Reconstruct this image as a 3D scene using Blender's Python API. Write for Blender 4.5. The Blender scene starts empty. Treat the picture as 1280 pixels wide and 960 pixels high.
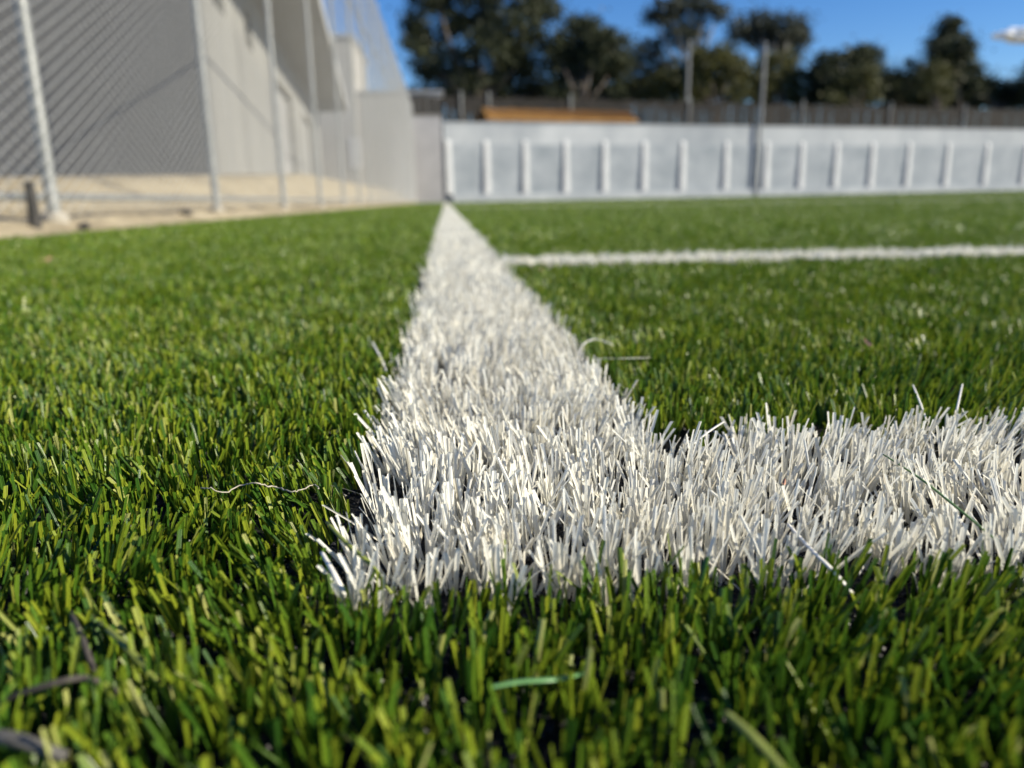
import bpy, math, random
import numpy as np
from mathutils import Vector, Matrix

SC = bpy.context.scene
COL = SC.collection
rng = np.random.default_rng(11)
random.seed(5)
R = math.radians

# ------------------------------------------------------------------ camera
TIP = 0.0185                      # height of the pile above the infill
CAMZ = TIP + 0.094
FPX = 924.0
YAW, PITCH, ROLL = R(4.8), R(14.0), R(0.75)
fwd = Vector((math.sin(YAW) * math.cos(PITCH), math.cos(YAW) * math.cos(PITCH), -math.sin(PITCH)))
r0 = Vector((math.cos(YAW), -math.sin(YAW), 0))
u0 = r0.cross(fwd)
right = r0 * math.cos(ROLL) - u0 * math.sin(ROLL)
up = u0 * math.cos(ROLL) + r0 * math.sin(ROLL)
CP = Vector((0, 0, CAMZ))
cam = bpy.data.cameras.new('camera')
co = bpy.data.objects.new('camera', cam)
COL.objects.link(co)
m = Matrix((right, up, -fwd)).transposed().to_4x4()
m.translation = CP
co.matrix_world = m
cam.sensor_width = 36
cam.lens = FPX / 1280 * 36
cam.clip_start = 0.005
cam.clip_end = 5000
cam.dof.use_dof = True
cam.dof.focus_distance = 0.262
cam.dof.aperture_fstop = cam.lens / 3.3
cam.dof.aperture_blades = 0
SC.camera = co


def ray(x, y):
    return (fwd + right * ((x - 640) / FPX) + up * ((480 - y) / FPX))


def P(x, y, d):                  # a point seen at photo pixel (x, y), d metres along the view axis
    return CP + ray(x, y) * d


def G(x, y, z=TIP):              # where that line of sight meets height z
    v = ray(x, y)
    return CP + v * ((z - CAMZ) / v.z)


# ------------------------------------------------------------------ helpers
def link(o, parent=None):
    COL.objects.link(o)
    if parent:
        o.parent = parent
    return o


def mesh_np(name, verts, faces, mat=None, parent=None, attrs=None, smooth=False):
    verts = np.asarray(verts, dtype=np.float32)
    faces = np.asarray(faces, dtype=np.int32)
    me = bpy.data.meshes.new(name)
    n, k = faces.shape
    me.vertices.add(len(verts))
    me.vertices.foreach_set('co', verts.ravel())
    me.loops.add(n * k)
    me.loops.foreach_set('vertex_index', faces.ravel())
    me.polygons.add(n)
    me.polygons.foreach_set('loop_start', np.arange(0, n * k, k, dtype=np.int32))
    me.polygons.foreach_set('loop_total', np.full(n, k, dtype=np.int32))
    me.polygons.foreach_set('use_smooth', np.full(n, smooth, dtype=bool))
    for an, av in (attrs or {}).items():
        a = me.attributes.new(an, 'FLOAT', 'POINT')
        a.data.foreach_set('value', np.asarray(av, dtype=np.float32))
    me.update(calc_edges=True)
    if mat:
        me.materials.append(mat)
    return link(bpy.data.objects.new(name, me), parent)


class MB:
    """collects polygons for one mesh object"""
    def __init__(s):
        s.v, s.f = [], []

    def poly(s, pts):
        b = len(s.v)
        s.v += [tuple(p) for p in pts]
        s.f.append(tuple(range(b, b + len(pts))))

    def hexa(s, c):              # 8 corners: bottom loop of 4, then top loop of 4
        b = len(s.v)
        s.v += [tuple(p) for p in c]
        for q in ((3, 2, 1, 0), (4, 5, 6, 7), (0, 1, 5, 4), (1, 2, 6, 5), (2, 3, 7, 6), (3, 0, 4, 7)):
            s.f.append(tuple(b + i for i in q))

    def box(s, x0, x1, y0, y1, z0, z1, fr=None):
        c = [(x0, y0, z0), (x1, y0, z0), (x1, y1, z0), (x0, y1, z0), (x0, y0, z1), (x1, y0, z1), (x1, y1, z1), (x0, y1, z1)]
        if fr:
            c = [fr(*p) for p in c]
        s.hexa(c)

    def tube(s, pts, rad, n=10, flat=1.0, cap=True, side=None):
        pts = [Vector(p) for p in pts]
        if not hasattr(rad, '__len__'):
            rad = [rad] * len(pts)
        b = len(s.v)
        prev = None
        for i, p in enumerate(pts):
            t = (pts[min(i + 1, len(pts) - 1)] - pts[max(i - 1, 0)]).normalized()
            if prev is None:
                ref = side or (Vector((0, 0, 1)) if abs(t.z) < .9 else Vector((1, 0, 0)))
                a = (ref - t * ref.dot(t)).normalized()
            else:
                a = (prev - t * prev.dot(t)).normalized()
            prev = a
            c = t.cross(a)
            for k in range(n):
                g = 2 * math.pi * k / n
                s.v.append(tuple(p + a * (math.cos(g) * rad[i] * flat) + c * (math.sin(g) * rad[i])))
        for i in range(len(pts) - 1):
            for k in range(n):
                s.f.append((b + i * n + k, b + i * n + (k + 1) % n, b + (i + 1) * n + (k + 1) % n, b + (i + 1) * n + k))
        if cap:
            s.f.append(tuple(b + k for k in range(n))[::-1])
            s.f.append(tuple(b + (len(pts) - 1) * n + k for k in range(n)))

    def build(s, name, mat, parent=None, smooth=False, bevel=0):
        me = bpy.data.meshes.new(name)
        me.from_pydata(s.v, [], s.f)
        me.materials.append(mat)
        if smooth:
            me.polygons.foreach_set('use_smooth', [True] * len(me.polygons))
        me.update()
        o = link(bpy.data.objects.new(name, me), parent)
        if bevel:
            md = o.modifiers.new('bevel', 'BEVEL')
            md.width = bevel
            md.segments = 2
            md.limit_method = 'ANGLE'
        return o


def tag(o, label=None, cat=None, group=None, kind=None):
    for k, v in (('label', label), ('category', cat), ('group', group), ('kind', kind)):
        if v:
            o[k] = v
    return o


def empty(name, loc=(0, 0, 0)):
    o = bpy.data.objects.new(name, None)
    o.location = loc
    o.empty_display_size = .1
    return link(o)


# ------------------------------------------------------------------ materials
def mat_new(name):
    mt = bpy.data.materials.new(name)
    mt.use_nodes = True
    nt = mt.node_tree
    b = nt.nodes['Principled BSDF']
    return mt, nt, b


def N(nt, t, **kw):
    n = nt.nodes.new(t)
    for k, v in kw.items():
        if k in n.inputs:
            n.inputs[k].default_value = v
        else:
            setattr(n, k, v)
    return n


def ramp(nt, stops):
    r = nt.nodes.new('ShaderNodeValToRGB')
    e = r.color_ramp.elements
    while len(e) < len(stops):
        e.new(.5)
    for i, (p, c) in enumerate(stops):
        e[i].position = p
        e[i].color = (*c, 1)
    return r


def surf(name, c0, c1, scale=3.0, rough=.8, bump=.2, bscale=40., spec=.3, detail=6, metal=0., stretch=(1, 1, 1), bdist=.02):
    mt, nt, b = mat_new(name)
    tc = N(nt, 'ShaderNodeTexCoord')
    mp = N(nt, 'ShaderNodeMapping')
    mp.inputs['Scale'].default_value = stretch
    nt.links.new(tc.outputs['Object'], mp.inputs['Vector'])
    n1 = N(nt, 'ShaderNodeTexNoise', Scale=scale, Detail=detail, Roughness=.65)
    nt.links.new(mp.outputs[0], n1.inputs['Vector'])
    rp = ramp(nt, [(.3, c0), (.7, c1)])
    nt.links.new(n1.outputs['Fac'], rp.inputs[0])
    nt.links.new(rp.outputs[0], b.inputs['Base Color'])
    b.inputs['Roughness'].default_value = rough
    b.inputs['Metallic'].default_value = metal
    b.inputs['Specular IOR Level'].default_value = spec
    if bump:
        n2 = N(nt, 'ShaderNodeTexNoise', Scale=bscale, Detail=4.)
        nt.links.new(mp.outputs[0], n2.inputs['Vector'])
        bp = N(nt, 'ShaderNodeBump', Strength=bump, Distance=bdist)
        nt.links.new(n2.outputs['Fac'], bp.inputs['Height'])
        nt.links.new(bp.outputs[0], b.inputs['Normal'])
    return mt


def blade_mat(name, stops, rough=.38, trans=.3, spec=.5, ribs=(.96, 1.02)):
    mt, nt, b = mat_new(name)
    at = N(nt, 'ShaderNodeAttribute', attribute_name='tint')
    rp = ramp(nt, stops)
    nt.links.new(at.outputs['Fac'], rp.inputs[0])
    # the yarn has fine ridges along its length
    al = N(nt, 'ShaderNodeAttribute', attribute_name='across')
    sn = N(nt, 'ShaderNodeMath', operation='SINE')
    ml = N(nt, 'ShaderNodeMath', operation='MULTIPLY')
    ml.inputs[1].default_value = 11.0
    nt.links.new(al.outputs['Fac'], ml.inputs[0])
    nt.links.new(ml.outputs[0], sn.inputs[0])
    bp = N(nt, 'ShaderNodeBump', Strength=.35, Distance=.0003)
    nt.links.new(sn.outputs[0], bp.inputs['Height'])
    rb = N(nt, 'ShaderNodeMapRange')
    rb.inputs['From Min'].default_value = -1
    rb.inputs['From Max'].default_value = 1
    rb.inputs['To Min'].default_value = ribs[0]
    rb.inputs['To Max'].default_value = ribs[1]
    nt.links.new(sn.outputs[0], rb.inputs['Value'])
    vm = N(nt, 'ShaderNodeVectorMath', operation='SCALE')
    nt.links.new(rp.outputs[0], vm.inputs[0])
    nt.links.new(rb.outputs[0], vm.inputs['Scale'])
    rp = vm
    nt.links.new(rp.outputs[0], b.inputs['Base Color'])
    nt.links.new(bp.outputs[0], b.inputs['Normal'])
    b.inputs['Roughness'].default_value = rough
    b.inputs['Specular IOR Level'].default_value = spec
    if trans:
        tr = N(nt, 'ShaderNodeBsdfTranslucent')
        nt.links.new(rp.outputs[0], tr.inputs['Color'])
        mx = N(nt, 'ShaderNodeMixShader')
        mx.inputs[0].default_value = trans
        nt.links.new(b.outputs[0], mx.inputs[1])
        nt.links.new(tr.outputs[0], mx.inputs[2])
        nt.links.new(mx.outputs[0], nt.nodes['Material Output'].inputs['Surface'])
    return mt


M = {}
M['green'] = blade_mat('green_yarn', [(0, (.034, .098, .011)), (.3, (.086, .172, .013)), (.6, (.176, .245, .016)), (.85, (.28, .325, .026)), (1, (.44, .46, .15))], trans=.27, rough=.34, spec=.5, ribs=(.62, 1.22))
M['white'] = blade_mat('white_yarn', [(0, (.68, .64, .53)), (.35, (.82, .80, .71)), (1, (.87, .865, .79))], trans=.34, rough=.5, spec=.3)
M['infill'] = surf('infill', (.006, .006, .006), (.015, .0145, .014), scale=300, rough=.7, bump=.8, bscale=900, bdist=.002)
M['crumb'] = surf('rubber', (.005, .005, .006), (.028, .027, .026), scale=700, rough=.45, bump=0)
M['sand'] = surf('sand', (.25, .205, .13), (.46, .395, .275), scale=3.2, rough=.95, bump=.5, bscale=14, spec=.1, bdist=.05)
M['earth'] = surf('earth', (.16, .13, .085), (.25, .21, .13), scale=.2, rough=.95, bump=0)
M['galv'] = surf('galvanised', (.19, .20, .20), (.33, .335, .325), scale=18, rough=.5, bump=.15, bscale=60, metal=.35, spec=.5, bdist=.003)
M['wire'] = surf('wire', (.42, .43, .42), (.55, .55, .53), scale=30, rough=.5, bump=0, metal=.3)
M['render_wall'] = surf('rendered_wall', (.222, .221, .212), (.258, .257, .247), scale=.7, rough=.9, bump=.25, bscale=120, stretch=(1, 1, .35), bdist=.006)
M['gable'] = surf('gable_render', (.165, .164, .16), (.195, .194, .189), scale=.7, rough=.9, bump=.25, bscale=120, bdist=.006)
M['soffit'] = surf('soffit', (.19, .187, .175), (.23, .226, .21), scale=1.2, rough=.9, bump=0)
M['fascia'] = surf('fascia', (.52, .52, .50), (.6, .6, .58), scale=1.2, rough=.6, bump=0)
M['roof'] = surf('roof_sheet', (.3, .3, .3), (.38, .38, .38), scale=1, rough=.5, bump=0)
M['dark_metal'] = surf('dark_metal', (.08, .08, .085), (.12, .12, .125), scale=2, rough=.5, bump=0)
M['glass'] = surf('window_glass', (.02, .025, .03), (.03, .035, .04), scale=1, rough=.08, bump=0, spec=.6)
M['white_wall'] = surf('white_painted_wall', (.25, .275, .30), (.44, .46, .475), scale=.3, rough=.9, bump=.2, bscale=20, stretch=(1, 1, .6), detail=6)
M['panel'] = surf('grey_washed_block', (.22, .25, .275), (.335, .36, .385), scale=.9, rough=.95, bump=.2, bscale=20)
M['white_trim'] = surf('white_painted_trim', (.48, .49, .495), (.64, .645, .64), scale=1.2, rough=.9, bump=.2, bscale=20)
M['block_wall'] = surf('grey_block', (.38, .37, .37), (.47, .46, .455), scale=1.0, rough=.95, bump=.2, bscale=30)
M['beige'] = surf('beige_wall', (.33, .318, .295), (.40, .385, .36), scale=.4, rough=.9, bump=0)
M['screen'] = surf('shade_screen', (.013, .012, .011), (.03, .027, .024), scale=.8, rough=.9, bump=0, stretch=(1, 1, .2))
M['tile'] = surf('terracotta_tile', (.31, .155, .04), (.44, .24, .07), scale=1.6, rough=.85, bump=0)
M['concrete'] = surf('concrete', (.27, .25, .21), (.36, .335, .29), scale=8, rough=.95, bump=.3, bscale=60)
M['pole'] = surf('pole_grey', (.22, .22, .215), (.30, .30, .29), scale=3, rough=.8, bump=0)
M['bark'] = surf('bark', (.07, .055, .045), (.13, .11, .09), scale=3, rough=.95, bump=.5, bscale=12)
M['bark_pale'] = surf('pale_bark', (.10, .095, .085), (.17, .16, .145), scale=2, rough=.9, bump=.3, bscale=12)
M['stone'] = surf('stone', (.03, .03, .03), (.07, .065, .06), scale=20, rough=.9, bump=.4, bscale=60)
M['twig'] = surf('twig', (.035, .03, .026), (.08, .07, .06), scale=400, rough=.8, bump=0)
M['straw'] = surf('straw', (.24, .21, .155), (.46, .42, .33), scale=300, rough=.6, bump=0)
M['stem'] = surf('dull_stem', (.06, .056, .05), (.14, .132, .118), scale=300, rough=.8, bump=0)
M['loose_white'] = surf('loose_white_yarn', (.62, .60, .53), (.74, .72, .65), scale=300, rough=.45, bump=0)
M['loose_green'] = surf('loose_green_yarn', (.06, .12, .03), (.11, .18, .045), scale=300, rough=.4, bump=0)
M['loose_mint'] = surf('loose_mint_yarn', (.09, .22, .075), (.15, .30, .11), scale=300, rough=.35, bump=0)
M['loose_olive'] = surf('loose_olive_yarn', (.13, .16, .03), (.2, .23, .05), scale=300, rough=.4, bump=0)
M['leaf_dry'] = surf('dry_leaf', (.3, .15, .1), (.46, .27, .19), scale=200, rough=.8, bump=0)
M['cable'] = surf('cable', (.05, .05, .06), (.08, .08, .09), scale=1, rough=.7, bump=0)
mt, nt, b = mat_new('cloud')
b.inputs['Base Color'].default_value = (.95, .95, .95, 1)
b.inputs['Roughness'].default_value = 1
b.inputs['Specular IOR Level'].default_value = 0
b.inputs['Subsurface Weight'].default_value = .0
M['cloud'] = mt


def leaf_mat(name, c0, c1):
    mt, nt, b = mat_new(name)
    at = N(nt, 'ShaderNodeAttribute', attribute_name='tint')
    rp = ramp(nt, [(0, c0), (1, c1)])
    nt.links.new(at.outputs['Fac'], rp.inputs[0])
    nt.links.new(rp.outputs[0], b.inputs['Base Color'])
    b.inputs['Roughness'].default_value = .6
    b.inputs['Specular IOR Level'].default_value = .25
    tr = N(nt, 'ShaderNodeBsdfTranslucent')
    nt.links.new(rp.outputs[0], tr.inputs['Color'])
    mx = N(nt, 'ShaderNodeMixShader')
    mx.inputs[0].default_value = .2
    nt.links.new(b.outputs[0], mx.inputs[1])
    nt.links.new(tr.outputs[0], mx.inputs[2])
    nt.links.new(mx.outputs[0], nt.nodes['Material Output'].inputs['Surface'])
    return mt


M['leaf_dark'] = leaf_mat('dark_leaf', (.020, .030, .018), (.062, .070, .030))
M['leaf_grey'] = leaf_mat('grey_leaf', (.030, .040, .030), (.075, .082, .055))
M['leaf_olive'] = leaf_mat('olive_leaf', (.035, .044, .016), (.12, .115, .035))

# ------------------------------------------------------------------ ground
TURF_L = -1.42
LX0, LX1 = -0.0302, 0.0865          # the long white line
CY0, CY1 = 0.182, 0.302           # the cross line that turns right at the corner
FY0, FY1 = 1.16, 1.28             # the second cross line
PY0, PY1 = 11.0, 11.12            # the third, far off

mb = MB()
mb.poly([(-900, -900, -.06), (900, -900, -.06), (900, 1500, -.06), (-900, 1500, -.06)])
tag(mb.build('ground', M['earth']), kind='structure')


def rise(x, y):                  # the field climbs slightly towards its far right corner
    return .28 * np.clip((y - 5) / 44, 0, 1.2) * np.clip(x / 40, 0, 2)


xs = np.concatenate([[TURF_L, 0], np.linspace(1, 80, 60)])
ys = np.concatenate([[-3, 5], np.linspace(6, 60, 60)])
X, Y = np.meshgrid(xs, ys)
i = np.arange(len(ys) - 1)[:, None] * len(xs) + np.arange(len(xs) - 1)[None]
tag(mesh_np('playing_field', np.stack([X, Y, rise(X, Y)], -1).reshape(-1, 3), np.stack([i, i + 1, i + len(xs) + 1, i + len(xs)], -1).reshape(-1, 4), M['infill'], smooth=True), kind='structure')


def bank_h(x, y):                # height of the sandy ground left of the turf
    t = np.clip((TURF_L - x) / .16, 0, 1)
    a = .012 + .045 * t
    s = np.clip((-1.72 - x) / .95, 0, 1)
    return a + np.clip(.036 * y + .04, .02, .58) * s * s * (3 - 2 * s)


xs = np.concatenate([np.linspace(TURF_L + .012, -2.2, 34), np.linspace(-2.3, -6, 40), np.linspace(-6.3, -40, 30)])
ys = np.concatenate([np.linspace(-3, 12, 260), np.linspace(12.15, 60, 220)])
X, Y = np.meshgrid(xs, ys)
bump = .006 * np.sin(X * 37 + 3 * np.sin(Y * 5)) * np.sin(Y * 29) + .012 * np.sin(X * 6 + Y * 2.3) * np.sin(Y * 3.1 + X) + rng.normal(0, .0022, X.shape)
edge = np.clip((TURF_L - X) / .05, 0, 1)
Z = bank_h(X, Y) + bump * (.2 + .5 * edge)
# the edge of the sand wanders a little over the turf
X = X + np.where(X > TURF_L - .03, .012 * np.sin(Y * 7) + .008 * np.sin(Y * 19 + 1), 0)
V = np.stack([X, Y, Z], -1).reshape(-1, 3)
i = np.arange(len(ys) - 1)[:, None] * len(xs) + np.arange(len(xs) - 1)[None]
F = np.stack([i, i + len(xs), i + len(xs) + 1, i + 1], -1).reshape(-1, 4)
tag(mesh_np('sand_bank', V, F, M['sand'], smooth=True), kind='structure')


# ------------------------------------------------------------------ turf pile
def blades(root, h, w, az, lean, curl, faz, seg=2, fold=.25, tint=None, twist=None, taper=.93):
    n = len(root)
    fold3 = fold > 0
    t = np.linspace(0, 1, seg + 1)
    k = 3 if fold3 else 2
    V = np.empty((n, seg + 1, k, 3), np.float32)
    dx, dy = np.cos(az), np.sin(az)
    for j, tj in enumerate(t):
        off = (lean * tj + curl * tj * tj) * h
        zz = h * tj * np.sqrt(np.clip(1 - (.55 * (lean + curl * tj)) ** 2, .12, 1))
        a = faz + (twist * tj if twist is not None else 0)
        wx, wy = np.cos(a), np.sin(a)
        ww = w * .5 * (1 - (1 - taper) * tj ** 2)
        c = np.stack([root[:, 0] + dx * off, root[:, 1] + dy * off, zz - .001 + rise(root[:, 0], root[:, 1])], -1)
        wv = np.stack([wx * ww, wy * ww, 0 * ww], -1)
        V[:, j, 0] = c - wv
        V[:, j, -1] = c + wv
        if fold3:
            V[:, j, 1] = c + np.stack([-wy * w * fold, wx * w * fold, 0 * w], -1)
    base = np.arange(n)[:, None, None] * ((seg + 1) * k)
    jj = np.arange(seg)[None, :, None] * k
    cc = np.arange(k - 1)[None, None, :]
    a = base + jj + cc
    F = np.stack([a, a + 1, a + 1 + k, a + k], -1).reshape(-1, 4)
    across = np.tile(np.linspace(-1, 1, k), n * (seg + 1))
    tt = np.repeat(tint, (seg + 1) * k)
    return V.reshape(-1, 3), F, tt, across


def field_lean(x, y):
    a = 1.7 * np.sin(x * 31 + 2 * np.sin(y * 17)) + 1.4 * np.sin(y * 43 + x * 9) + 2.2 * np.sin((x - y) * 5.3)
    mgn = .16 + .12 * np.sin(x * 23 - y * 13)
    return a, mgn


def is_white(x, y):
    long = (x > LX0) & (x < LX1) & (y > CY0)
    c1 = (y > CY0) & (y < CY1) & (x > LX0)
    c2 = (y > FY0) & (y < FY1) & (x > LX0)
    c3 = (y > PY0) & (y < PY1) & (x > LX0)
    return long, c1, c2, c3


acc = {'g': [], 'w0': [], 'w1': [], 'w2': [], 'w3': []}


def grow(y0, y1, tuft_pitch, per, wmul, seg, fold, hmul=1., kx=.80, margin=.25, xl=None, only=None, root_r=.0022, xmax=None):
    """tufts on a jittered grid in the wedge of ground before the camera"""
    xm = (xmax or kx * y1 + margin) / .92
    nx, ny = int(2 * xm / tuft_pitch), int((y1 - y0) / tuft_pitch)
    gx, gy = np.meshgrid(np.arange(nx), np.arange(ny))
    tx = -xm * .92 + (gx.ravel() + rng.uniform(-.42, .42, nx * ny)) * tuft_pitch
    ty = y0 + (gy.ravel() + rng.uniform(-.42, .42, nx * ny)) * tuft_pitch
    ok = (tx > np.maximum(TURF_L + .004, -(kx - .12 if kx > .2 else 0) * np.abs(ty) - margin)) & (tx < (kx + .06) * np.abs(ty) + margin)
    if xmax:                     # a plain strip, less what the finer zone already covers
        ok = (tx > TURF_L + .004) & (tx < xmax)
        ok &= (ty < -.12) | (tx <= -.68 * np.abs(ty) - .3) | (tx >= .86 * np.abs(ty) + .3)
    gap = .08 + .22 * (np.sin(tx * 163 + 2 * np.sin(ty * 91)) * np.sin(ty * 137 + 1.5 * np.sin(tx * 71)) > .62) * (ty < 1.2)
    ok &= rng.random(nx * ny) > gap
    tx, ty = tx[ok], ty[ok]
    wob = .0022 * np.sin(ty * 210) + .0015 * np.sin(ty * 520 + 1)
    l, c1, c2, c3 = is_white(tx + wob, ty + .0022 * np.sin(tx * 190))
    code = np.where(l, 1, np.where(c1, 2, np.where(c2, 3, np.where(c3, 4, 0))))
    if y0 < 6:                   # the rows beside the glued-in lines stand a little apart
        dl = np.minimum(np.abs(tx - LX0), np.abs(tx - LX1))
        bare = (code == 0) & (dl < .0065) & (ty > CY0 - .004)
        bare |= (code == 0) & (tx > LX0) & (np.minimum(np.abs(ty - CY1), np.abs(ty - CY0)) < .004) & (rng.random(n0 := len(tx)) < .7)
        bare |= (tx > LX1 + .002) & (tx < LX1 + .022) & (ty > CY1 - .040 + (tx - LX1) * .9) & (ty < CY1 + .010) & (rng.random(n0) < .88)
        tx, ty, code = tx[~bare], ty[~bare], code[~bare]
    if y0 < .7:                  # worn bald spots in the near white pile
        thin = (code > 0) & (rng.random(len(tx)) < .10 + .22 * (np.sin(tx * 140 + 1.7 * np.sin(ty * 120)) * np.sin(ty * 160 + tx * 40) > .45))
        tx, ty, code = tx[~thin], ty[~thin], code[~thin]
    if only == 'w':
        k = code > 0
        tx, ty, code = tx[k], ty[k], code[k]
    elif only == 'g':
        k = code == 0
        tx, ty, code = tx[k], ty[k], code[k]
    n = len(tx)
    tb = rng.random(n)
    th = rng.normal(1, .09, n)
    fa, fm = field_lean(tx, ty)
    idx = np.repeat(np.arange(n), per)
    nb = len(idx)
    ang = rng.uniform(0, 2 * np.pi, nb)
    rr = root_r * np.sqrt(rng.random(nb)) * (tuft_pitch / .0085)
    root = np.stack([tx[idx] + np.cos(ang) * rr, ty[idx] + np.sin(ang) * rr], -1)
    white = code[idx] > 0
    h = np.where(white, .0192, .0164) * hmul * th[idx] * np.clip(rng.normal(1, .13, nb), .55, 1.35)
    w = np.where(white, .00128, .00136) * wmul * rng.uniform(.7, 1.25, nb)
    ln = np.abs(rng.normal(.0, .23, nb)) + .03
    wild = rng.random(nb) < .025
    ln = np.where(wild, rng.uniform(.6, 1.05, nb), ln)
    lx = np.cos(ang) * ln + np.cos(fa[idx]) * fm[idx]
    ly = np.sin(ang) * ln + np.sin(fa[idx]) * fm[idx]
    az = np.arctan2(ly, lx)
    lean = np.hypot(lx, ly)
    curl = rng.normal(.04, .10, nb)
    faz = rng.uniform(0, np.pi, nb)
    # two yarn colours in each tuft, and now and then a paler strand
    tint = np.where(rng.random(nb) < .5, rng.normal(.22, .15, nb), rng.normal(.66, .13, nb)) + (tb[idx] - .5) * .22
    soft = np.interp(ty[idx], [.28, 1.1], [1., .55])   # farther rows: yarns blend
    tint = .46 + (tint - .46) * soft
    tint = np.where(rng.random(nb) < .022 * soft, 1., tint)
    tint = np.where(white, rng.random(nb), np.clip(tint, 0, 1))
    twist = rng.normal(0, .5, nb)
    for cde, key in ((0, 'g'), (1, 'w0'), (2, 'w1'), (3, 'w2'), (4, 'w3')):
        k = code[idx] == cde
        if k.any():
            acc[key].append((blades(root[k], h[k], w[k], az[k], lean[k], curl[k], faz[k], seg, fold, tint[k], twist[k])))


grow(-.12, .25, .0080, 8, 1., 3, .2, margin=.3, root_r=.0021)
grow(.25, .75, .0086, 8, 1., 3, .2, margin=.3, root_r=.0021)
grow(-.7, .75, .0130, 7, 1.45, 2, .2, xmax=1.9)
grow(.75, 1.9, .0125, 7, 1.45, 2, .2, margin=1.2)
grow(1.9, 5.0, .026, 6, 2.6, 2, 0, margin=1.3, only='g', root_r=.003)
grow(1.9, 5.0, .015, 6, 1.8, 2, 0, kx=.06, margin=.15, only='w')
grow(5.0, 14.0, .075, 6, 6.0, 1, 0, margin=1.6, only='g', root_r=.003)
grow(5.0, 10.9, .022, 5, 3.0, 1, 0, kx=.0, margin=.12, only='w')
grow(10.9, 11.3, .03, 5, 3.0, 1, 0, margin=.5, only='w')
grow(11.3, 41.5, .035, 4, 5.0, 1, 0, kx=.0, margin=.13, only='w')
grow(14.0, 54.0, .20, 6, 15., 1, 0, kx=.88, margin=3, only='g', root_r=.0034)


def pile(key, name, mat):
    vs, fs, ts, cs, b = [], [], [], [], 0
    for v, f, t, c in acc[key]:
        vs.append(v)
        fs.append(f + b)
        ts.append(t)
        cs.append(c)
        b += len(v)
    return mesh_np(name, np.concatenate(vs), np.concatenate(fs), mat, attrs={'tint': np.concatenate(ts), 'across': np.concatenate(cs)})


tag(pile('g', 'green_turf', M['green']), 'green artificial grass blades of the playing field', 'artificial grass', kind='stuff')
tag(pile('w0', 'white_line', M['white']), 'white turf line running away from the corner to the far wall', 'field line', kind='stuff')
tag(pile('w1', 'white_line', M['white']), 'white turf line turning right from the near corner, in sharp focus', 'field line', kind='stuff')
tag(pile('w2', 'white_line', M['white']), 'thin white turf line crossing the field on the right, beyond the corner', 'field line', kind='stuff')
tag(pile('w3', 'white_line', M['white']), 'faint white turf line crossing the field far off near the wall', 'field line', kind='stuff')

# rubber crumb between the tufts
n = 42000
cy = rng.uniform(.02, .42, n)
cx = rng.uniform(-1, 1, n) * (.8 * cy + .12)
rad = rng.uniform(.0005, .0011, n)
oc = np.array([(1, 0, 0), (-1, 0, 0), (0, 1, 0), (0, -1, 0), (0, 0, 1), (0, 0, -1)], float)
of = np.array([(0, 2, 4), (2, 1, 4), (1, 3, 4), (3, 0, 4), (2, 0, 5), (1, 2, 5), (3, 1, 5), (0, 3, 5)])
V = oc[None] * rad[:, None, None] * rng.uniform(.6, 1.3, (n, 6, 1)) + rng.normal(0, .00018, (n, 6, 3))
a = rng.uniform(0, 6.28, n)
V = np.stack([V[..., 0] * np.cos(a)[:, None] - V[..., 1] * np.sin(a)[:, None], V[..., 0] * np.sin(a)[:, None] + V[..., 1] * np.cos(a)[:, None], V[..., 2]], -1)
V += np.stack([cx, cy, rad * .6 + .0004 + rng.uniform(0, .0012, n)], -1)[:, None]
F = (of[None] + np.arange(n)[:, None, None] * 6).reshape(-1, 3)
tag(mesh_np('rubber_crumb', V.reshape(-1, 3), F, M['crumb']), 'black rubber crumb lying between the turf blades', 'rubber crumb', kind='stuff')


# ------------------------------------------------------------------ loose bits on the turf
def strand(name, pts, w, mat, label, cat, group=None, flat=.35, wob=0, n=6, taper=True):
    pts = [Vector(p) for p in pts]
    q = []
    for a in range(len(pts) - 1):      # Catmull-Rom through the given points
        p0, p1, p2, p3 = pts[max(a - 1, 0)], pts[a], pts[a + 1], pts[min(a + 2, len(pts) - 1)]
        for s in range(6):
            t = s / 6
            q.append(.5 * ((2 * p1) + (p2 - p0) * t + (2 * p0 - 5 * p1 + 4 * p2 - p3) * t * t + (3 * p1 - p0 - 3 * p2 + p3) * t ** 3))
    q.append(pts[-1])
    if wob:
        q = [p + Vector((random.uniform(-wob, wob), random.uniform(-wob, wob), random.uniform(-wob, wob))) for p in q]
    k = len(q)
    base = q[0].copy()
    rad = [w / 2 * ((.7 + .3 * math.sin(math.pi * (i + .5) / k)) if taper else 1) for i in range(k)]
    mb = MB()
    mb.tube([p - base for p in q], rad, n=n, flat=flat)
    o = mb.build(name, mat, smooth=True)
    o.location = base
    return tag(o, label, cat, group)


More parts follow.
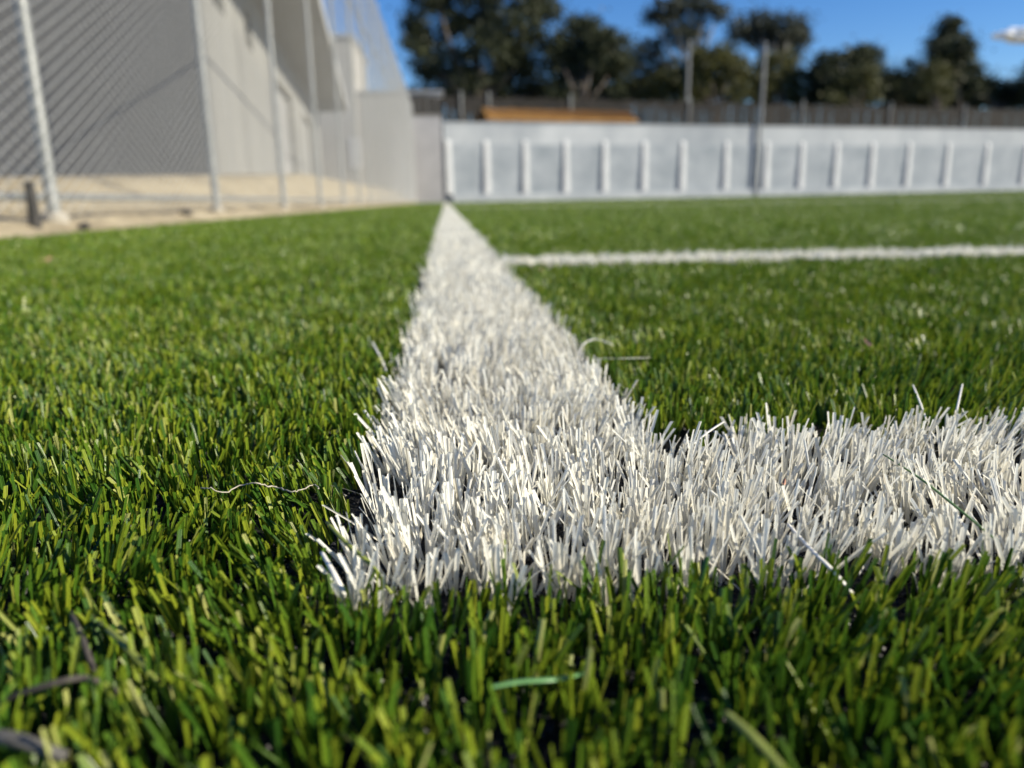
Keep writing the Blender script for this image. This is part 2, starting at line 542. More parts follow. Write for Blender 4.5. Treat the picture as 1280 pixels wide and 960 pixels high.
T = TIP - .0025
g1 = 'loose white yarn strands on the turf'
strand('loose_strand', [G(722, 452, T - .004), G(728, 432, T + .001), G(742, 424, T + .003), G(756, 427, T + .002), G(766, 431, T + .001)], .0016, M['loose_white'],
       'white strand arching like a hook off the right edge of the long line', 'loose fibre', g1)
strand('loose_strand', [G(742, 448, T), G(775, 448, T + .001), G(812, 447, T)], .0011, M['loose_white'],
       'straight white strand lying flat on the green just under the hooked one', 'loose fibre', g1)
strand('loose_strand', [G(488, 476, T - .008), G(476, 448, T), G(465, 427, T + .003)], .0015, M['loose_white'],
       'pale strand sticking up at the left edge of the long line', 'loose fibre', g1)
strand('loose_strand', [G(1158, 526, T - .004), G(1150, 503, T + .002), G(1141, 481, T + .005)], .0011, M['loose_white'],
       'tall white strand leaning left out of the cross line, right side', 'loose fibre', g1)
strand('loose_strand', [G(1190, 540, T - .004), G(1196, 512, T + .003), G(1203, 480, T + .008)], .0011, M['loose_white'],
       'tallest white strand leaning right out of the cross line', 'loose fibre', g1)
strand('loose_strand', [G(860, 560, T - .002), G(885, 540, T + .002), G(905, 527, T + .003)], .0013, M['loose_white'],
       'white strand lying over dark turf in the inner corner of the lines', 'loose fibre', g1)
strand('loose_strand', [G(985, 655, T), G(1012, 685, T + .001), G(1040, 712, T), G(1066, 742, T - .005)], .0014, M['loose_white'],
       'long white strand slanting down toward the near green blades, right side', 'loose fibre', g1)
strand('loose_strand', [G(402, 690, T + .001), G(418, 718, T + .001), G(434, 748, T - .004)], .0016, M['loose_white'],
       'white strand fallen left from the near end of the long line', 'loose fibre', g1)
g2 = 'loose green blades on the turf'
strand('loose_fibre', [G(1104, 568, T + .003), G(1150, 598, T + .0035), G(1198, 636, T + .003), G(1246, 676, T + .001)], .0012, M['loose_green'],
       'long dark green blade lying across the white cross line', 'loose blade', g2)
strand('loose_fibre', [G(408, 652, T + .004), G(436, 682, T + .003), G(462, 704, T + .001), G(490, 742, T - .006)], .0016, M['loose_olive'],
       'olive blade bent over the left edge of the long line', 'loose blade', g2)
strand('loose_fibre', [G(612, 859, T + .001), G(650, 852, T + .0005), G(694, 849, T - .001), G(730, 842, T - .005)], .0016, M['loose_mint'],
       'short mint green blade lying flat in the near foreground', 'loose blade', g2)
strand('loose_fibre', [G(906, 890, T + .003), G(940, 920, T + .004), G(985, 968, T + .002)], .0022, M['loose_olive'],
       'wide yellow green blade lying at the bottom right, out of focus', 'loose blade', g2)
strand('loose_fibre', [G(112, 768, T - .004), G(150, 800, T), G(196, 852, T - .004)], .0018, M['loose_olive'],
       'yellow green blade flattened in the left foreground', 'loose blade', g2)
rootp = [(250, 611), (264, 610), (280, 616), (300, 607), (316, 604), (333, 607), (347, 609), (360, 614), (376, 613), (392, 606), (398, 612)]
strand('dry_root', [G(x, y, T + .002 + .0015 * math.sin(i * 1.9)) for i, (x, y) in enumerate(rootp)], .0006, M['straw'],
       'thin pale wriggling dry root lying over the green blades left of the line', 'dry root', flat=.8, wob=.0003)
strand('dry_straw', [G(-40, 915, T + .001), G(20, 925, T + .003), G(82, 946, T)], .0030, M['stem'],
       'thick grey dry straw lying in the bottom left corner', 'dry straw', flat=.8)
strand('dry_straw', [G(-20, 884, T - .002), G(60, 856, T + .003), G(110, 848, T + .002), G(150, 866, T - .004)], .0016, M['twig'],
       'thin dark curved dry straw above the thick grey one', 'dry straw', flat=.9)
strand('twig', [G(88, 765, T - .002), G(103, 800, T), G(120, 845, T - .004)], .0016, M['twig'],
       'dark twig standing among blades at the lower left', 'twig', flat=.9)


def leaf(x, y, s, label, a):
    c = G(x, y, T + .001)
    mb = MB()
    top, bot = [], []
    for k in range(10):
        g = 2 * math.pi * k / 10
        px, py = math.cos(g) * s, math.sin(g) * s * .45
        px, py = px * math.cos(a) - py * math.sin(a), px * math.sin(a) + py * math.cos(a)
        zz = s * .35 * math.cos(g * 2) + py * .5
        top.append((px, py, zz + s * .05))
        bot.append((px, py, zz))
    mb.poly(top)
    mb.poly(bot[::-1])
    for k in range(10):
        j = (k + 1) % 10
        mb.poly([bot[k], bot[j], top[j], top[k]])
    o = mb.build('dry_leaf', M['leaf_dry'])
    o.location = c
    tag(o, label, 'dry leaf', 'dry leaf scraps on the turf')


leaf(58, 324, .010, 'pinkish dry leaf scrap on the turf at the far left', .4)
leaf(675, 338, .004, 'small reddish dry leaf scrap beside the thin cross line', 1.)
leaf(1086, 429, .0035, 'pale pink leaf scrap on the green at the right', 2.)
leaf(980, 603, .0014, 'tiny rusty leaf scrap caught in the white cross line', .9)

# ------------------------------------------------------------------ chain link fence
FX = -1.60
FH = 5.0
Z0 = float(bank_h(np.array(FX), 0))
fence = empty('chain_link_fence', (FX, 0, Z0))
tag(fence, 'tall galvanised chain link fence on pipe posts along the left of the field', 'fence')
SPC = 2.23
PY_ = [3.26 + SPC * k for k in range(-2, 18)]
for y in PY_:
    mb = MB()
    mb.tube([(0, y, -.1), (0, y, FH - Z0 + .06)], .0245, n=14)
    mb.tube([(0, y, FH - Z0 + .06), (0, y, FH - Z0 + .09)], [.029, .012], n=14)
    po = mb.build('post', M['galv'], fence, smooth=False)
    mb = MB()
    rr = random.uniform(.040, .055)
    mb.tube([(0, y, -.06), (0, y, .012), (0, y, .03)], [rr, rr, rr * .75], n=12)
    mb.build('footing', M['concrete'], po)
for z, nm, rd in ((.09, 'bottom_rail', .017), (3.70 - Z0, 'middle_rail', .024), (FH - Z0 - .02, 'top_wire', .004)):
    mb = MB()
    mb.tube([(-.03, PY_[0], z), (-.03, PY_[-1], z)], rd, n=10)
    mb.build(nm, M['galv'], fence)
# woven wire: zigzag strands that meet at the diamond corners
pch = .05
ny_ = int((PY_[-1] - PY_[0]) / pch)
zz = np.arange(0, FH - Z0 - .08, .0265) + .03
nz = len(zz)
W = np.empty((ny_, nz, 3))
alt = (np.arange(nz)[None] + np.arange(ny_)[:, None]) % 2
W[..., 0] = .032 + .0016 * np.where(alt, 1, -1)
W[..., 1] = PY_[0] + (np.arange(ny_)[:, None] + alt) * pch + rng.normal(0, .0012, (ny_, nz))
W[..., 2] = zz[None]
rw = .0018
o3 = np.array([(math.cos(a) * rw, math.sin(a) * rw * 1.4, 0) for a in (0, 2.094, 4.189)])
V = (W[:, :, None] + o3[None, None]).reshape(-1, 3)
b_ = (np.arange(ny_)[:, None, None] * nz + np.arange(nz - 1)[None, :, None]) * 3
k_ = np.arange(3)[None, None]
k2 = (k_ + 1) % 3
F = np.stack([b_ + k_, b_ + k2, b_ + 3 + k2, b_ + 3 + k_], -1).reshape(-1, 4)
mesh_np('wire_mesh', V, F, M['wire'], fence)

# short dark stake and stones by the fence foot
c = G(42, 268, Z0)
mb = MB()
mb.tube([(0, 0, -.05), (.002, 0, .05), (0, .004, .15)], [.022, .020, .017], n=9)
mb.tube([(0, .004, .15), (0, .004, .158)], [.021, .014], n=9)
o = mb.build('stake', M['stone'])
o.location = P(42, 268, 2.75)
o.location.z = bank_h(np.array(o.location.x), 0) + .0
tag(o, 'short dark stake behind the nearest fence post', 'stake')


def stone(x, y, d, s, label):
    p = P(x, y, d)
    V, F = [], []
    mb = MB()
    nlat, nlon = 6, 10
    ring = []
    for a in range(nlat + 1):
        th = math.pi * a / nlat
        row = []
        for k in range(nlon):
            ph = 2 * math.pi * k / nlon
            q = 1 + .22 * math.sin(3 * ph + a) * math.sin(th) + random.uniform(-.08, .08)
            row.append((s * q * math.sin(th) * math.cos(ph), s * 1.3 * q * math.sin(th) * math.sin(ph), s * .7 * q * math.cos(th)))
        ring.append(row)
    for a in range(nlat):
        for k in range(nlon):
            j = (k + 1) % nlon
            mb.poly([ring[a + 1][k], ring[a + 1][j], ring[a][j], ring[a][k]])
    o = mb.build('stone', M['stone'], smooth=False)
    o.location = (p.x, p.y, float(bank_h(np.array(p.x), 0)) + s * .35)
    tag(o, label, 'stone', 'stones along the fence foot')


stone(232, 261, 4.4, .035, 'dark round stone at the fence foot left of the second post')
stone(105, 274, 3.0, .02, 'small dark stone on the sand just right of the nearest post')

# ------------------------------------------------------------------ building on the left
C0 = P(276, 219, 13.0)
BZ = .62
UW = R(-5.6)                      # the long wall runs away, turned a little left
ud = Vector((math.sin(UW), math.cos(UW), 0))        # along the long wall
vd = Vector((-math.cos(YAW), math.sin(YAW), 0))     # along the end wall (left)


def bf(a, bb, z):                 # along the wall, into the building, up
    return Vector((C0.x, C0.y, 0)) + ud * a + vd * bb + Vector((0, 0, z))


EAVE = 5.05
BL = 30.5
bld = empty('gable_building', bf(0, 0, BZ))
tag(bld, 'large pale grey rendered building with deep eave behind the chain link fence', 'building')


def lb(mb_fn, name, mat, parent=None, bevel=0, off=bld):
    o = mb_fn.build(name, mat, parent, bevel=bevel)
    return o


base_w = bf(0, 0, BZ)


def rel(a, bb, z):
    return bf(a, bb, z) - base_w


def wall_with_holes(a0, a1, z0, z1, holes, face):     # a long wall with real openings
    mb = MB()
    xs = sorted({a0, a1, *[h[0] for h in holes], *[h[1] for h in holes]})
    for p, q in zip(xs[:-1], xs[1:]):
        hs = sorted([(h[2], h[3]) for h in holes if h[0] <= p and h[1] >= q])
        z = z0
        for (ha, hb) in hs + [(z1, z1)]:
            if ha > z:
                mb.box(p, q, 0, .25, z, ha, fr=face)
            z = hb
    return mb


WIN = [(.95, 2.1, 3.6, 4.45), (4.7, 5.75, 3.6, 4.45)]
DOOR = [(10.2, 15.0, BZ + .02, 3.75), (19.5, 24.0, BZ + .02, 3.75)]
mb = wall_with_holes(0, BL, BZ - .3, EAVE, WIN + DOOR, rel)
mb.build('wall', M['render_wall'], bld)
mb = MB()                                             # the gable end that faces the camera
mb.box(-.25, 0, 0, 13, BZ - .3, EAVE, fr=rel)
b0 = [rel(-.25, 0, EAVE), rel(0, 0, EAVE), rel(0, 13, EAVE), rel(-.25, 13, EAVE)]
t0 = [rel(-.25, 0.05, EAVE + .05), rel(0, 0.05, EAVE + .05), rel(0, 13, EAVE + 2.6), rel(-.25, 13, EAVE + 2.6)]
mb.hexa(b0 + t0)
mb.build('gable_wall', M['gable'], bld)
mb = MB()
mb.box(BL, BL + .25, 0.252, 13, BZ - .3, EAVE, fr=rel)
mb.build('rear_wall', M['render_wall'], bld)
for (a0, a1, z0, z1) in WIN:
    mb = MB()
    for q in ((a0, a0 + .06, z0, z1), (a1 - .06, a1, z0, z1), (a0 + .06, a1 - .06, z0, z0 + .06), (a0 + .06, a1 - .06, z1 - .06, z1)):
        mb.box(q[0], q[1], .12, .18, q[2], q[3], fr=rel)
    wn = mb.build('window', M['dark_metal'], bld)
    mb = MB()
    mb.box(a0 + .06, a1 - .06, .14, .155, z0 + .06, z1 - .06, fr=rel)
    mb.build('pane', M['glass'], wn)
for (a0, a1, z0, z1) in DOOR:                         # roller doors set back in their openings
    mb = MB()
    nsl = 24
    for k in range(nsl):
        za, zb = z0 + (z1 - z0) * k / nsl, z0 + (z1 - z0) * (k + 1) / nsl
        mb.poly([rel(a0, .17, za), rel(a1, .17, za), rel(a1, .20, (za + zb) / 2), rel(a0, .20, (za + zb) / 2)])
        mb.poly([rel(a0, .20, (za + zb) / 2), rel(a1, .20, (za + zb) / 2), rel(a1, .17, zb), rel(a0, .17, zb)])
    mb.build('roller_door', M['roof'], bld)
for a in (.5, 3.3, 8.4, 16.6, 25.5):                 # raised joints of the wall panels
    mb = MB()
    mb.box(a, a + .06, -.010, -.002, BZ - .3, EAVE - .01, fr=rel)
    mb.build('joint_strip', M['render_wall'], bld)
OV = 1.6
mb = MB()
mb.box(-.3, BL + .5, -OV, -.003, EAVE - .02, EAVE + .02, fr=rel)
mb.build('soffit', M['soffit'], bld)
mb = MB()
mb.box(-.3, BL + .5, -OV - .04, -OV - .003, EAVE - .04, EAVE + .22, fr=rel)
mb.build('fascia', M['fascia'], bld)
mb = MB()
c = [rel(-.3, -OV - .02, EAVE + .225), rel(BL + .5, -OV - .02, EAVE + .225), rel(BL + .5, 13, EAVE + 2.9), rel(-.3, 13, EAVE + 2.9)]
mb.hexa(c + [p + Vector((0, 0, .08)) for p in c])
mb.build('roof', M['roof'], bld)

# ------------------------------------------------------------------ far wall
W0 = Vector((0.0, 41.2, 0))
W1 = Vector((43.0, 51.5, 0))
wu = (W1 - W0).normalized()
wn_ = Vector((wu.y, -wu.x, 0))                        # towards the camera
WH = 4.05
WSL = .0068                      # the wall climbs with the field


def wf(s, dpt, z):                                    # along the wall, out towards the camera, up
    return wu * s + wn_ * dpt + Vector((0, 0, z + WSL * s))


def on_wall(x):                                       # how far along the wall a photo column falls
    v = ray(x, 245)
    # CP + v t = W0 + wu s in plan
    A = np.array([[v.x, -wu.x], [v.y, -wu.y]])
    t, s = np.linalg.solve(A, np.array([W0.x - CP.x, W0.y - CP.y]))
    return s


fw = empty('perimeter_wall', W0)
tag(fw, 'long white painted wall with buttresses at the far end of the field', 'wall')
WL = 70
mb = MB()
mb.box(0, WL, -.3, 0, -.1, WH, fr=wf)
mb.build('wall', M['white_wall'], fw)
mb = MB()
mb.box(-.1, WL, -.36, .03, WH + .002, WH + .08, fr=wf)
mb.build('coping', M['white_wall'], fw)
mb = MB()
mb.box(.35, WL, .003, .21, -.1, .42, fr=wf)
mb.build('kerb', M['white_wall'], fw)
bx = [562, 609, 657, 707, 755, 804, 851, 905, 955, 998, 1041, 1085, 1130, 1178, 1226, 1274, 1322, 1372]
ss = [on_wall(x) for x in bx]
for k, s in enumerate(ss):
    mb = MB()
    z1 = 3.0
    c = [wf(s - .17, .003, .422), wf(s - .17, .20, .422), wf(s + .17, .20, .422), wf(s + .17, .003, .422)]
    t = [wf(s - .14, .003, z1), wf(s - .14, .12, z1), wf(s + .14, .12, z1), wf(s + .14, .003, z1)]
    mb.hexa([c[1], c[2], c[3], c[0], t[1], t[2], t[3], t[0]])
    t2 = [wf(s - .135, .003, z1 + .22), wf(s - .135, .03, z1 + .22), wf(s + .135, .03, z1 + .22), wf(s + .135, .003, z1 + .22)]
    mb.hexa([t[1], t[2], t[3], t[0], t2[1], t2[2], t2[3], t2[0]])
    mb.build('buttress', M['white_trim'], fw, bevel=.02)
    if k + 1 < len(ss):              # bare block bays between the painted buttresses
        mb = MB()
        for j in range(6):
            z = .424 + j * .43
            mb.box(s + .175, ss[k + 1] - .175, .003, .03 + .008 * (j % 2), z, z + .424, fr=wf)
        mb.build('block_bay', M['panel'], fw)

# plain grey return wall in the corner, of block courses
rw_ = empty('block_wall', (-.1, 41.0, 0))
tag(rw_, 'plain grey block wall section in the corner between fence and white wall', 'wall')
mb = MB()
for k in range(22):
    z = k * .2
    mb.box(-2.6, 0, .01 * (k % 2), .22, z, z + .197)
mb.build('block_courses', M['block_wall'], rw_)
mb = MB()
mb.box(-2.62, .02, -.03, .25, 4.4, 4.47)
mb.build('coping', M['concrete'], rw_)

# second building beyond the corner
sb = empty('beige_building', (-7.5, 50, 0))
tag(sb, 'beige building with a taller block, beyond the end of the chain link fence', 'building')
L0, L1 = P(405, 250, 50), P(456, 250, 50)
L2 = P(557, 250, 50)
bx0, bx1, bx2 = L0.x + 7.5, L1.x + 7.5, L2.x + 7.5
mb = MB()
mb.box(bx0, bx1, 0, 9, 0, 9.9)
mb.build('tall_block', M['beige'], sb)
mb = MB()
mb.box(bx1 + .004, bx2, .3, 8, 0, 6.75)
mb.build('low_block', M['beige'], sb)
mb = MB()
mb.box(bx0 - .15, bx1 + .15, -.15, 9.15, 9.902, 10.1)
mb.build('roof', M['roof'], sb)
mb = MB()
mb.box(bx1 + .16, bx2 + .1, .2, 8.1, 6.752, 6.9)
mb.build('roof', M['roof'], sb)
for xx in (451, 502):
    p = P(xx, 190, 50).x + 7.5
    mb = MB()
    mb.box(p - .35, p + .35, -.06 if xx < 456 else .24, -.003 if xx < 456 else .297, 2.2, 4.1)
    d_ = mb.build('window', M['white_trim'], sb)

# ------------------------------------------------------------------ dark screen fence behind the wall
scf = empty('screen_fence', W0)
tag(scf, 'dark brown screen fence with thin pale posts standing above the white wall', 'fence')
mb = MB()
for k in range(140):
    s0 = -1 + k * .5
    mb.box(s0, s0 + .45, -3.56 - .015 * (k % 2), -3.52 - .015 * (k % 2), .1, 5.85 + .05 * math.sin(k * 1.7), fr=wf)
mb.build('screen', M['screen'], scf)
for x in (600, 636, 742, 895, 1040, 1152, 1246, 1330):
    s = on_wall(x)
    mb = MB()
    mb.tube([wf(s, -3.45, 0), wf(s, -3.45, 6.15)], .05, n=8)
    mb.build('post', M['galv'], scf)

# low roof of orange tiles seen over the wall
sA, sB = on_wall(613), on_wall(796)
smid = (sA + sB) / 2
off = wf(smid, -1.6, 0)
sh = empty('tiled_shed', W0 + off)
tag(sh, 'low shed with an orange tiled roof showing over the white wall', 'shed')
sf = lambda a, b_, z: wf(a, b_, z) - off
mb = MB()
mb.box(sA + .3, sB - .3, -2.6, -.8, 0, 4.38, fr=sf)
mb.build('wall', M['block_wall'], sh)
mb = MB()
nt_ = 44
for k in range(nt_):
    a0 = sA + (sB - sA) * 1.03 * k / nt_
    a1 = sA + (sB - sA) * 1.03 * (k + 1) / nt_
    am = (a0 + a1) / 2
    e = random.uniform(-.025, .025)
    for p, q, h0, h1 in ((a0, am, 0, .09), (am, a1, .09, 0)):
        f0 = lambda a, hh: sf(a, -.55, 4.40 + hh + e)
        f1 = lambda a, hh: sf(a, -1.6, 4.98 + hh + e)
        f2 = lambda a, hh: sf(a, -2.8, 4.40 + hh + e)
        mb.poly([f0(p, h0), f0(q, h1), f1(q, h1), f1(p, h0)])
        mb.poly([f1(p, h0), f1(q, h1), f2(q, h1), f2(p, h0)])
        mb.poly([f0(p, h0 - .12), f0(q, h1 - .12), f0(q, h1), f0(p, h0)])
mb.build('tiled_roof', M['tile'], sh)

# ------------------------------------------------------------------ poles and cables


def tall_pole(x, ytop, d, rad, label, lean=0):
    if d is None:                # close in front of the wall
        b0 = W0 + wf(on_wall(x), .22, 0)
        d = (b0 - CP).dot(fwd)
    else:
        b0 = P(x, 244, d)
    top = P(x, ytop, d)
    H = top.z
    o = empty('tall_pole', (b0.x, b0.y, 0))
    mb = MB()
    mb.tube([(0, 0, 0), (0, 0, H)], [rad, rad * .8], n=12)
    mb.build('pole', M['pole'], o)
    mb = MB()
    mb.tube([(0, 0, H + .002), (0, 0, H + .10), (0, 0, H + .16)], [rad * .95, rad * .95, rad * .3], n=12)
    mb.build('cap', M['galv'], o)
    mb = MB()
    mb.tube([(0, 0, H - 1.6), (0, 0, H - 1.5)], rad * 1.12, n=12)
    mb.build('band', M['galv'], o)
    tag(o, label, 'pole', 'tall poles at the far end')


tall_pole(854, 62, 55.0, .12, 'pale grey slender tall pole behind the white wall, in front of the tall open tree')
tall_pole(942, 66, None, .105, 'grey tall pole standing in front of the white wall')

# ------------------------------------------------------------------ trees


def tree(name, label, d, clumps, trunk, leafm, barkm, dens=1., leaf=.44, group='trees beyond the white wall'):
    base = P(trunk[0], 244, d)
    base.z = 0
    o = empty(name, base)
    vs, ts = [], []
    cs = []
    if 'gum' not in name:        # the crowns of these reach down behind the screen fence
        xa, xb = min(c[0] - c[2] * .8 for c in clumps), max(c[0] + c[2] * .8 for c in clumps)
        nlow = max(2, int((xb - xa) / 26))
        clumps = clumps + [(xa + (xb - xa) * (k + .5) / nlow, 122 + random.uniform(-5, 4), 17, 13) for k in range(nlow)]
    for (x, y, rx, ry) in clumps:
        c = P(x, y, d + random.uniform(-.5, .5) * rx * d / FPX * 1.2) - base
        ax, ay = rx * d / FPX, ry * d / FPX
        cs.append((c, ax, ay))
        # each clump is made of smaller sprays, so the edge stays ragged
        ns = max(10, int(ax * ay * 14 * dens))
        for _ in range(ns):
            v = rng.normal(0, 1, 3)
            v /= np.linalg.norm(v)
            rr = rng.uniform(.35, 1.0) ** .6
            sc = np.array([c.x + v[0] * ax * rr, c.y + v[1] * ax * .9 * rr, c.z + v[2] * ay * rr])
            n = int(rng.uniform(45, 85) * dens)
            sp = rng.uniform(.3, .6)
            pts = sc + rng.normal(0, 1, (n, 3)) * np.array([sp, sp, sp * .7])
            a = rng.normal(0, 1, (n, 3))
            a /= np.linalg.norm(a, axis=1)[:, None]
            bq = np.cross(a, rng.normal(0, 1, (n, 3)))
            bq /= np.linalg.norm(bq, axis=1)[:, None]
            s = leaf * rng.uniform(.5, 1.1, (n, 1))
            q = np.stack([pts - a * s * .5, pts + bq * s * .22, pts + a * s * .5, pts - bq * s * .22], 1)
            vs.append(q.reshape(-1, 3))
            ts.append(np.repeat(np.clip(rng.normal(.5, .2) + rng.normal(0, .18, n), 0, 1), 4))
    V = np.concatenate(vs)
    F = np.arange(len(V)).reshape(-1, 4)
    mesh_np('crown', V, F, M[leafm], o, attrs={'tint': np.concatenate(ts)})
    mb = MB()
    r = trunk[2]
    top = max(c.z for c, _, _ in cs)
    lowest = min(c.z for c, _, _ in cs)
    th = P(trunk[0] + trunk[1], 200, d) - P(trunk[0], 200, d)
    fork = Vector((th.x * .6, th.y * .6, max(1.5, lowest * .85)))
    mb.tube([(0, 0, -.2), (0, 0, .4), fork * .5, fork], [r * 1.5, r * 1.1, r * .9, r * .75], n=9)
    for c, ax, ay in cs:
        mid = fork.lerp(c, .5) + Vector((random.uniform(-.4, .4), random.uniform(-.4, .4), .25 * ay))
        mb.tube([fork, mid, c + Vector((0, 0, ay * .3))], [r * .5, r * .3, r * .08], n=6)
    mb.build('trunk', M[barkm], o, smooth=True)
    tag(o, label, 'tree', group)


D = 62
tree('broad_tree', 'huge dark broad tree behind the wall, largest of all, next to the fence end', D,
     [(545, 30, 42, 30), (590, 10, 40, 36), (520, 60, 20, 14), (560, 92, 38, 30), (610, 70, 45, 36), (640, 40, 40, 36), (600, -40, 70, 40), (660, -10, 32, 34),
      (650, 95, 34, 26), (590, 108, 52, 16), (540, -15, 30, 26), (680, 8, 24, 22), (665, 70, 28, 30), (512, 40, 16, 14), (535, 78, 24, 20)], (600, -6, .55), 'leaf_dark', 'bark', dens=.82)
tree('dark_tree', 'dark round tree with gaps of sky under its crown, right of the broad tree', 60,
     [(725, 45, 30, 24), (755, 60, 28, 24), (715, 80, 20, 26), (742, 84, 34, 18), (770, 82, 16, 18), (695, 75, 9, 44), (735, 118, 8, 16)], (722, 6, .38), 'leaf_dark', 'bark', dens=1.15)
tree('gum_tree', 'tall open tree with thin crown behind the left tall pole', 64,
     [(835, 15, 24, 17), (865, -8, 26, 22), (880, 18, 16, 14), (848, 45, 20, 16), (870, 55, 14, 20), (815, 22, 10, 8), (898, 18, 8, 6), (810, 68, 22, 16), (800, 92, 20, 14), (826, 80, 20, 14)], (858, 2, .36), 'leaf_grey', 'bark_pale', dens=.85)
tree('gum_tree', 'pale domed open tree above the right tall pole', 66,
     [(945, 30, 26, 14), (972, 36, 24, 16), (995, 48, 16, 18), (925, 40, 12, 12), (960, 50, 22, 10), (985, 68, 16, 18), (1000, 34, 10, 12), (938, 46, 16, 12)], (952, 4, .30), 'leaf_grey', 'bark_pale', dens=.85)
tree('leafy_tree', 'olive bushy tree between the two tall poles', 60,
     [(890, 85, 30, 26), (915, 95, 20, 22), (862, 100, 26, 20), (825, 105, 26, 14), (905, 70, 14, 10)], (890, 0, .3), 'leaf_olive', 'bark')
tree('leafy_tree', 'olive bushy tree just right of the right tall pole', 61,
     [(970, 90, 24, 22), (988, 98, 16, 22), (955, 105, 18, 14)], (972, 0, .3), 'leaf_olive', 'bark')
tree('dark_tree', 'low dark domed tree with olive sunlit side, right of centre', 60,
     [(1048, 88, 30, 24), (1075, 78, 18, 18), (1025, 102, 20, 18), (1062, 105, 36, 14), (1086, 68, 10, 8)], (1050, 0, .36), 'leaf_dark', 'bark', dens=1.2)
tree('leafy_tree', 'small olive tree in front of the dark domed one', 57,
     [(1060, 104, 22, 16), (1080, 100, 14, 18)], (1066, 0, .25), 'leaf_olive', 'bark')
tree('low_tree', 'low dark bushy tree filling the gap left of the pointed tree', 62,
     [(1118, 106, 22, 18), (1140, 98, 18, 18), (1105, 112, 14, 12)], (1120, 0, .25), 'leaf_dark', 'bark', dens=1.2)
tree('conifer_tree', 'dark pointed conifer, the triangular one at the right', 62,
     [(1186, 36, 10, 11), (1184, 50, 16, 12), (1187, 66, 24, 14), (1188, 84, 29, 15), (1190, 102, 33, 14), (1192, 115, 36, 10)], (1187, 0, .35), 'leaf_dark', 'bark', dens=1.35)
tree('leafy_tree', 'olive tree at the foot of the pointed conifer', 58,
     [(1163, 96, 16, 20), (1160, 112, 20, 12)], (1162, 0, .25), 'leaf_olive', 'bark')
tree('low_tree', 'low dark tree right of the pointed conifer', 63,
     [(1232, 115, 20, 11), (1256, 118, 20, 11), (1215, 112, 16, 15)], (1235, 0, .25), 'leaf_dark', 'bark', dens=1.2)
tree('dark_tree', 'dark tree cut by the right edge of the picture', 61,
     [(1284, 108, 12, 16), (1310, 96, 24, 28), (1345, 105, 26, 22)], (1312, 0, .35), 'leaf_dark', 'bark', dens=1.2)
tree('low_tree', 'low dark bush behind the orange tiled roof', 66,
     [(700, 120, 34, 10), (760, 118, 30, 10), (800, 112, 22, 12), (660, 122, 22, 8)], (720, 0, .25), 'leaf_dark', 'bark')

# power lines at the right, carried by two poles
pa, pb = P(1196, 86, 72), P(1420, 74, 66)
for p, lab in ((pa, 'wooden power pole hidden behind the pointed conifer'), (pb, 'wooden power pole past the right edge of the picture')):
    o = empty('power_pole', (p.x, p.y, 0))
    mb = MB()
    mb.tube([(0, 0, 0), (0, 0, p.z + .5)], [.16, .11], n=10)
    mb.build('pole', M['bark'], o)
    mb = MB()
    mb.box(-.9, .9, -.06, .06, p.z - .06, p.z + .06)
    mb.build('cross_arm', M['bark'], o)
    tag(o, lab, 'power pole', 'power poles beyond the wall')
for k, lab in ((-.7, 'upper thin power cable crossing the sky at the right'), (.7, 'lower thin power cable crossing the sky at the right')):
    mb = MB()
    pts = []
    A, B_ = pa + Vector((k, 0, -.25 * k)), pb + Vector((k, 0, -.25 * k))
    for j in range(17):
        t = j / 16
        pts.append(A.lerp(B_, t) + Vector((0, 0, -1.6 * t * (1 - t))) - A)
    mb.tube(pts, .018, n=5)
    o = mb.build('power_cable', M['cable'])
    o.location = A
    tag(o, lab, 'power cable', 'power cables at the right')

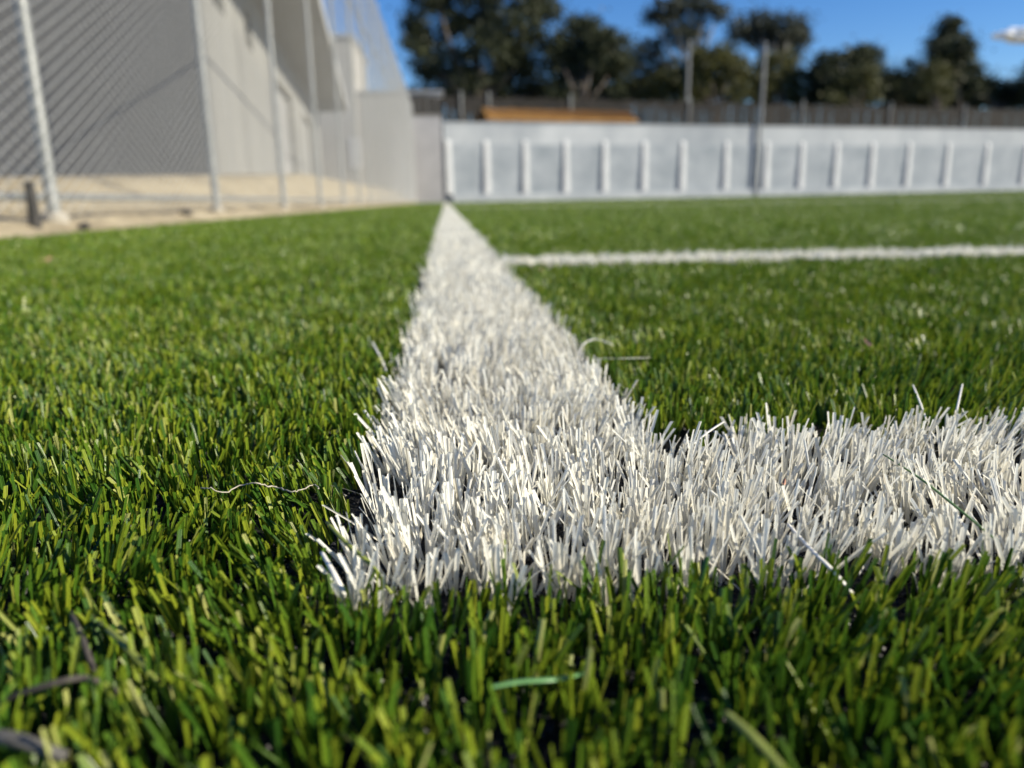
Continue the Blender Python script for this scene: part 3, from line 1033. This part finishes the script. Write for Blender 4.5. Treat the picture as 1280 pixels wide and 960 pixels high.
# the single small cloud
cc = P(1274, 45, 900)
V, F, b_ = [], [], 0
nl, nn = 10, 16
for k in range(60):
    sx = random.uniform(-34, 60)
    env = max(.12, 1 - ((sx - 10) / 52) ** 2)
    rr = random.uniform(3.5, 7.5) * env ** .6
    ctr = Vector((sx, random.uniform(-8, 8) * env, random.uniform(-5, 7) * env))
    for a in range(nl + 1):
        th = math.pi * a / nl
        for j in range(nn):
            ph = 2 * math.pi * j / nn
            q = 1 + .12 * math.sin(5 * ph + k) * math.sin(4 * th)
            z = rr * .62 * q * math.cos(th)
            V.append((ctr.x + rr * 1.5 * q * math.sin(th) * math.cos(ph), ctr.y + rr * q * math.sin(th) * math.sin(ph), ctr.z + z))
    for a in range(nl):
        for j in range(nn):
            F.append((b_ + (a + 1) * nn + j, b_ + (a + 1) * nn + (j + 1) % nn, b_ + a * nn + (j + 1) % nn, b_ + a * nn + j))
    b_ += (nl + 1) * nn
o = mesh_np('cloud', V, F, M['cloud'], smooth=True)
o.location = cc
tag(o, 'single small white cloud near the right edge of the sky', 'cloud')

# ------------------------------------------------------------------ light
SUN_EL, SUN_AZ = R(27), R(108.3)           # azimuth from +Y towards +X
sdir = Vector((math.sin(SUN_AZ) * math.cos(SUN_EL), math.cos(SUN_AZ) * math.cos(SUN_EL), math.sin(SUN_EL)))
sl = bpy.data.lights.new('sun', 'SUN')
sl.energy = 5.0
sl.angle = R(.53)
sl.color = (1, .918, .745)
so = link(bpy.data.objects.new('sun', sl))
so.rotation_euler = sdir.to_track_quat('Z', 'Y').to_euler()

w = bpy.data.worlds.new('World')
SC.world = w
w.use_nodes = True
nt = w.node_tree
bg = nt.nodes['Background']
sky = nt.nodes.new('ShaderNodeTexSky')
sky.sky_type = 'NISHITA'
sky.sun_disc = False
sky.sun_elevation = SUN_EL
sky.sun_rotation = SUN_AZ
sky.altitude = 0
sky.air_density = 1.0
sky.dust_density = 0
sky.ozone_density = 4.0
hs = N(nt, 'ShaderNodeHueSaturation', Saturation=1.28, Hue=.512)
nt.links.new(sky.outputs[0], hs.inputs['Color'])
nt.links.new(hs.outputs[0], bg.inputs['Color'])
bg.inputs['Strength'].default_value = .085

# ------------------------------------------------------------------ render settings
SC.render.engine = 'CYCLES'
SC.cycles.use_denoising = True
SC.cycles.max_bounces = 8
SC.cycles.transparent_max_bounces = 8
SC.view_settings.view_transform = 'Standard'
SC.view_settings.look = 'None'
SC.view_settings.exposure = 0.78
SC.view_settings.gamma = 1
